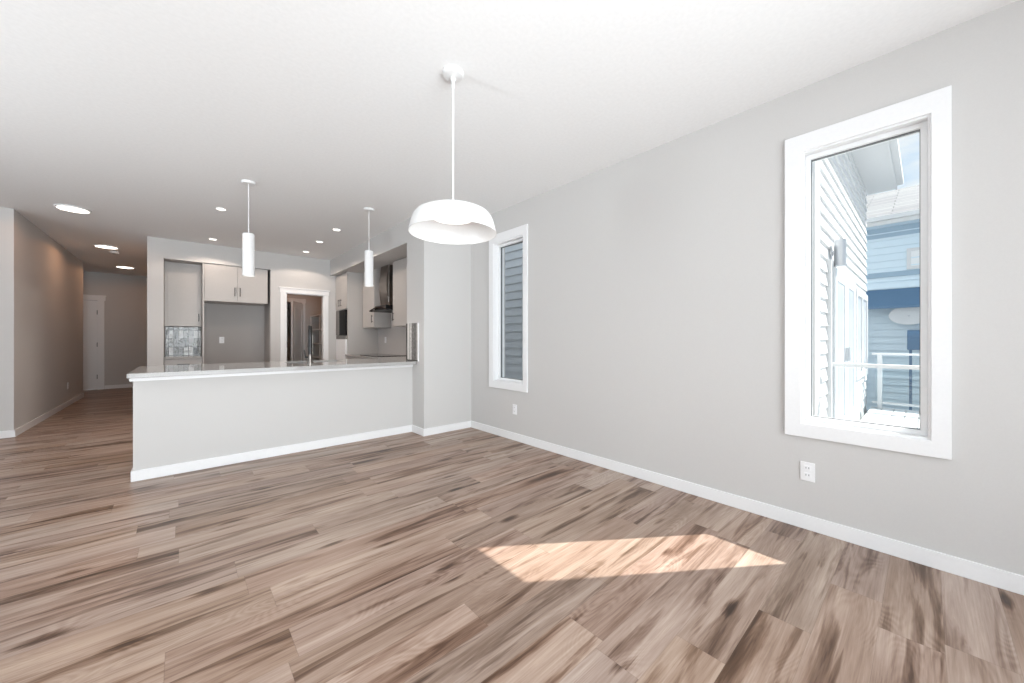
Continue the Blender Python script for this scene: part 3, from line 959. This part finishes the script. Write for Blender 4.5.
DX, DY = 1.193, 1.860
ZR = 1.808      # rim height of the dome shade
t = thing('dome_pendant', (DX, DY, H), 'large white dome pendant light hanging over the empty dining floor', 'pendant light')
MB().lathe([(0.062, 0), (0.062, -0.012), (0.055, -0.024), (0.030, -0.030), (0, -0.030)], (DX, DY, H - 0.0005), 48).build('canopy', 'shade', t, smooth=True)
m = MB().sphere((DX, DY, H - 0.042), 0.017, seg=20)
m.cyl((DX, DY, H - 0.055), (DX, DY, H - 0.10), 0.009, seg=14)
m.build('swivel', 'shade', t, smooth=True)
MB().cyl((DX, DY, ZR + 0.137), (DX, DY, H - 0.09), 0.0052, seg=12).build('rod', 'shade', t, smooth=True)
outer = [(0.0, 0.139), (0.012, 0.139), (0.10, 0.138), (0.150, 0.136), (0.185, 0.130), (0.210, 0.117), (0.228, 0.096), (0.240, 0.066), (0.249, 0.032), (0.257, 0.0)]
inner = [(0.253, 0.0), (0.245, 0.032), (0.236, 0.065), (0.224, 0.093), (0.207, 0.112), (0.183, 0.125), (0.149, 0.131), (0.10, 0.133), (0.0, 0.134)]
MB().lathe(outer + inner, (DX, DY, ZR), 96).build('lamp_shade', 'shade', t, smooth=True)
MB().lathe([(0, 0.090), (0.122, 0.090), (0.128, 0.096), (0.128, 0.130), (0, 0.130)], (DX, DY, ZR), 64).build('diffuser', 'lens_dome', t, smooth=True)
light('dome_lamp', 'SPOT', (DX, DY, ZR + 0.085), 6, (1.0, 0.93, 0.84), (0, 0, -1), radius=0.1).data.spot_size = R(160)

# ---------------------------------------------------------------- outside
o = MB().box(3.3, 40, -30, 40, -0.9, -0.62).build('ground', 'gravel')
struct(o, 'pale ground between the houses outside', 'ground')

def siding(m, axis, plane, out, u0, u1, z0, z1, step=0.15, lip=0.024, top=None):
    """lapped boards on a wall plane; axis = axis of the normal ('x' or 'y'), out = +-1 outward; top(u) gives wall top for gables"""
    def P(a, u, z):
        return (a, u, z) if axis == 'x' else (u, a, z)
    n = int(math.ceil((z1 - z0) / step))
    for k in range(n):
        a, b = z0 + k * step, min(z0 + (k + 1) * step, z1)
        l, r = u0, u1
        if top:
            (l, r) = top(b)
            if r - l < 0.02:
                break
        pl = plane + out * lip
        pt = plane + out * 0.002
        m.quad(P(pl, l, a), P(pl, r, a), P(pt, r, b), P(pt, l, b))
        m.quad(P(plane - out * 0.01, l, a), P(plane - out * 0.01, r, a), P(pl, r, a), P(pl, l, a))

# white house next door: rear wall faces the low-Y side, gable side wall faces us
HX0, HX1, HY0, HY1 = 4.62, 9.6, 0.75, 9.0
EZ = 4.0
SL = 0.55
RY = (HY0 + HY1) / 2
t = thing('house', ((HX0 + HX1) / 2, RY, -0.62), 'white sided house close outside, seen through both windows', 'house')
m = MB()
siding(m, 'y', HY0, -1, HX0, HX1, -0.62, EZ)
m.build('rear_siding', 'siding_white', t)
m = MB()
siding(m, 'x', HX0, -1, HY0, HY1, -0.62, EZ)
zt = EZ + SL * (RY - HY0)
siding(m, 'x', HX0, -1, HY0, HY1, EZ, zt, top=lambda z: (HY0 + (z - EZ) / SL, HY1 - (z - EZ) / SL))
m.build('side_siding', 'siding_white', t)
m = MB()
m.box(HX0 + 0.02, HX1 - 0.02, HY0 + 0.02, HY1 - 0.02, -0.62, EZ)
g = [(HX0 + 0.02, HY0 + 0.02, EZ), (HX0 + 0.02, HY1 - 0.02, EZ), (HX0 + 0.02, RY, zt)]
h = [(HX1 - 0.02, p[1], p[2]) for p in g]
m.quad(*g); m.quad(*h)
m.build('wall_core', 'siding_white', t)
m = MB()
m.box(HX0 - 0.036, HX0 + 0.22, HY0 - 0.036, HY0, -0.62, EZ)
m.box(HX0 - 0.036, HX0, HY0, HY0 + 0.09, -0.62, EZ)
m.build('corner_board', 'siding_white', t)
OH = 0.38
zf = EZ - SL * 0 + 0.0
MB().box(HX0 - 0.25, HX1 + OH, HY0 - OH, HY0, EZ, EZ + 0.02).build('soffit', 'siding_white', t)
m = MB().box(HX0 - 0.25, HX1 + OH, HY0 - OH - 0.02, HY0 - OH, EZ - 0.02, EZ + 0.17)
m.box(HX0 - 0.25, HX1 + OH, HY0 - OH - 0.10, HY0 - OH - 0.02, EZ + 0.06, EZ + 0.17)
m.build('gutter', 'siding_white', t)
m = MB()
def roofplane(m, xa, xb, ya, za, yb, zb, th=0.10):
    m.quad((xa, ya, za), (xb, ya, za), (xb, yb, zb), (xa, yb, zb))
    m.quad((xa, ya, za + th), (xb, ya, za + th), (xb, yb, zb + th), (xa, yb, zb + th))
    m.quad((xa, ya, za), (xa, ya, za + th), (xa, yb, zb + th), (xa, yb, zb))
    m.quad((xb, ya, za), (xb, ya, za + th), (xb, yb, zb + th), (xb, yb, zb))
    m.quad((xa, ya, za), (xb, ya, za), (xb, ya, za + th), (xa, ya, za + th))
    m.quad((xa, yb, zb), (xb, yb, zb), (xb, yb, zb + th), (xa, yb, zb + th))
ze = EZ + 0.10
zr = ze + SL * (RY - (HY0 - OH))
roofplane(m, HX0 - 0.25, HX1 + OH, HY0 - OH, ze, RY, zr)
roofplane(m, HX0 - 0.25, HX1 + OH, HY1 + OH, ze, RY, zr)
m.build('roof', 'shingle', t)
# french door on the rear wall
d = MB().box(5.42, 7.36, HY0 - 0.05, HY0 - 0.005, -0.05, 2.08).build('patio_door_frame', 'siding_white', t)
for x0, x1, hx in ((5.50, 6.37, 6.28), (6.41, 7.28, 6.50)):
    l = MB().slab('y', HY0 - 0.075, HY0 - 0.052, (x0, x1), (-0.03, 2.00), [(x0 + 0.14, x1 - 0.14, 0.22, 1.86)]).build('door_leaf', 'doorgrey', t)
    MB().box(x0 + 0.14, x1 - 0.14, HY0 - 0.068, HY0 - 0.060, 0.22, 1.86).build('door_pane', 'paneglass', l)
    MB().box(hx - 0.012, hx + 0.012, HY0 - 0.10, HY0 - 0.078, 0.90, 1.08).build('door_handle', 'silver', l, bevel=0.005)
# rear window
f = MB().slab('y', HY0 - 0.05, HY0 - 0.005, (7.75, 9.35), (0.55, 1.98), [(7.84, 8.50, 0.65, 1.88), (8.58, 9.26, 0.65, 1.88)]).build('window_frame', 'siding_white', t)
MB().box(7.83, 9.27, HY0 - 0.03, HY0 - 0.025, 0.64, 1.89).build('window_pane', 'paneglass', f)

# sconce on the rear wall
t = thing('wall_sconce', (5.50, HY0, 2.12), 'silver cylinder wall light beside the white house door', 'wall light')
MB().cyl((5.62, HY0 - 0.10, 2.02), (5.62, HY0 - 0.10, 2.32), 0.055).build('shade', 'silver', t, smooth=True)
m = MB().box(5.585, 5.655, HY0 - 0.03, HY0 - 0.018, 2.08, 2.26)
m.box(5.605, 5.635, HY0 - 0.06, HY0 - 0.03, 2.15, 2.19)
m.build('bracket', 'silver', t)

# deck with white railings
t = thing('deck', (7.2, -0.9, -0.62), 'pale wooden deck with white railing behind the white house', 'deck')
DY0, DY1 = -2.6, HY0 - 0.08
m = MB()
nb = 22
for i in range(nb):
    y0 = DY0 + (DY1 - DY0) * i / nb
    m.box(5.05, 9.5, y0, y0 + (DY1 - DY0) / nb - 0.008, -0.10, -0.06)
m.build('deck_boards', 'deck', t)
m = MB()
m.box(5.05, 9.5, DY0 - 0.03, DY0, -0.30, -0.06)
m.box(5.02, 5.05, DY0, DY1, -0.30, -0.06)
m.box(9.5, 9.53, DY0, DY1, -0.30, -0.06)
m.build('rim_board', 'deck', t)
for x, y in ((5.12, -2.5), (5.12, -0.9), (9.42, -2.5), (9.42, -0.9), (9.42, 0.55)):
    MB().box(x - 0.03, x + 0.03, y - 0.03, y + 0.03, -0.62, 0.90).build('post', 'siding_white', t)
for x in (5.12, 9.42):
    m = MB()
    m.box(x - 0.05, x + 0.05, DY0 + 0.05, DY1 - 0.02, 0.90, 0.935)
    m.box(x - 0.02, x + 0.02, DY0 + 0.05, DY1 - 0.02, 0.02, 0.06)
    m.build('rail', 'siding_white', t)
    MB().box(x - 0.004, x + 0.004, DY0 + 0.15, DY1 - 0.06, 0.08, 0.88).build('glass_panel', 'glass', t)

# pale blue house further back
BX = 13.0
t = thing('house', (BX + 4, 0, -0.62), 'pale blue sided house with grey shingle roof behind the deck', 'house')
m = MB()
siding(m, 'x', BX, -1, -14, 8, -0.62, 3.95, step=0.17, lip=0.035)
m.build('front_siding', 'siding_blue', t)
m = MB().box(BX + 0.01, BX + 8, -14, 8, -0.62, 3.95)
m.build('wall_core', 'siding_blue', t)
MB().box(BX - 0.45, BX + 8.4, -14.4, 8.4, 3.95, 3.98).build('soffit', 'siding_blue', t)
MB().box(BX - 0.49, BX - 0.45, -14.4, 8.4, 3.93, 4.12).build('fascia', 'siding_white', t)
MB().box(BX - 0.49 - 0.1, BX - 0.49, -14.4, 8.4, 4.02, 4.12).build('gutter', 'siding_white', t)
m = MB()
zr = 4.10 + 0.42 * 4.45
for xa, xb in ((BX - 0.47, BX + 4), (BX + 8.4, BX + 4)):
    m.quad((xa, -14.4, 4.10), (xa, 8.4, 4.10), (xb, 8.4, zr), (xb, -14.4, zr))
    m.quad((xa, -14.4, 4.02), (xa, 8.4, 4.02), (xb, 8.4, zr - 0.08), (xb, -14.4, zr - 0.08))
m.build('roof', 'shingle', t)
MB().box(BX - 0.05, BX - 0.002, -14, 8, 2.72, 2.84).build('belt_trim', 'blue_trim', t)
MB().box(BX - 0.03, BX - 0.002, -14, 8, 3.70, 3.95).build('frieze_board', 'blue_trim', t)
for y0, y1, z0, z1 in ((-0.28, 0.30, 2.86, 3.36), (-0.9, -0.36, 2.86, 3.36)):
    f = MB().slab('x', BX - 0.05, BX - 0.004, (y0, y1), (z0, z1), [(y0 + 0.07, y1 - 0.07, z0 + 0.07, z1 - 0.07)]).build('window_frame', 'siding_white', t)
    MB().box(BX - 0.03, BX - 0.025, y0 + 0.06, y1 - 0.06, z0 + 0.06, z1 - 0.06).build('window_pane', 'vinyl', f)
# lean-to porch roof
m = MB()
m.quad((BX - 0.02, -3.0, 2.42), (BX - 0.02, 1.35, 2.42), (BX - 0.45, 1.35, 1.98), (BX - 0.45, -3.0, 1.98))
m.quad((BX - 0.02, -3.0, 2.24), (BX - 0.02, 1.35, 2.24), (BX - 0.45, 1.35, 1.92), (BX - 0.45, -3.0, 1.92))
m.quad((BX - 0.45, -3.0, 1.92), (BX - 0.45, 1.35, 1.92), (BX - 0.45, 1.35, 1.98), (BX - 0.45, -3.0, 1.98))
m.build('porch_roof', 'navy', t)
MB().box(BX - 0.44, BX - 0.38, 1.22, 1.34, -0.62, 1.93).build('porch_post', 'blue_trim', t)
MB().cyl((BX - 0.09, 1.18, -0.5), (BX - 0.09, 1.18, 2.2), 0.05, seg=12).build('downspout', 'navy', t, smooth=True)

# white oval dish on the blue wall
t = thing('satellite_dish', (BX - 0.04, 0.26, 1.7), 'white oval dish on the pale blue siding above the deck rail', 'dish')
m = MB()
m.lathe([(0.0, 0.06), (0.14, 0.045), (0.26, 0.0), (0.265, 0.006), (0.14, 0.055), (0, 0.072)], (0, 0, 0), 40)
bmesh.ops.transform(m.bm, matrix=Matrix.Translation((BX - 0.30, 0.26, 1.75)) @ Matrix.Diagonal((1, 1.25, 0.85, 1)) @ Matrix.Rotation(R(90), 4, 'Y'), verts=m.bm.verts)
m.build('reflector', 'siding_white', t, smooth=True)
MB().cyl((BX - 0.26, 0.26, 1.74), (BX - 0.04, 0.26, 1.70), 0.02, seg=10).build('mount', 'silver', t, smooth=True)

# dark blue grill standing by the blue house
t = thing('barbecue_grill', (BX - 0.9, -0.15, -0.62), 'dark blue rounded barbecue seen above the far deck rail', 'barbecue')
m = MB().cyl((BX - 0.9, -0.58, 1.22), (BX - 0.9, 0.27, 1.22), 0.17, seg=28)
m.build('lid', 'navy', t, smooth=True)
MB().box(BX - 1.10, BX - 0.70, -0.58, 0.27, 0.95, 1.20).build('firebox', 'navy', t, bevel=0.02)
for x in (BX - 1.06, BX - 0.74):
    for y in (-0.53, 0.22):
        MB().box(x - 0.02, x + 0.02, y - 0.02, y + 0.02, -0.62, 0.95).build('leg', 'navy', t)
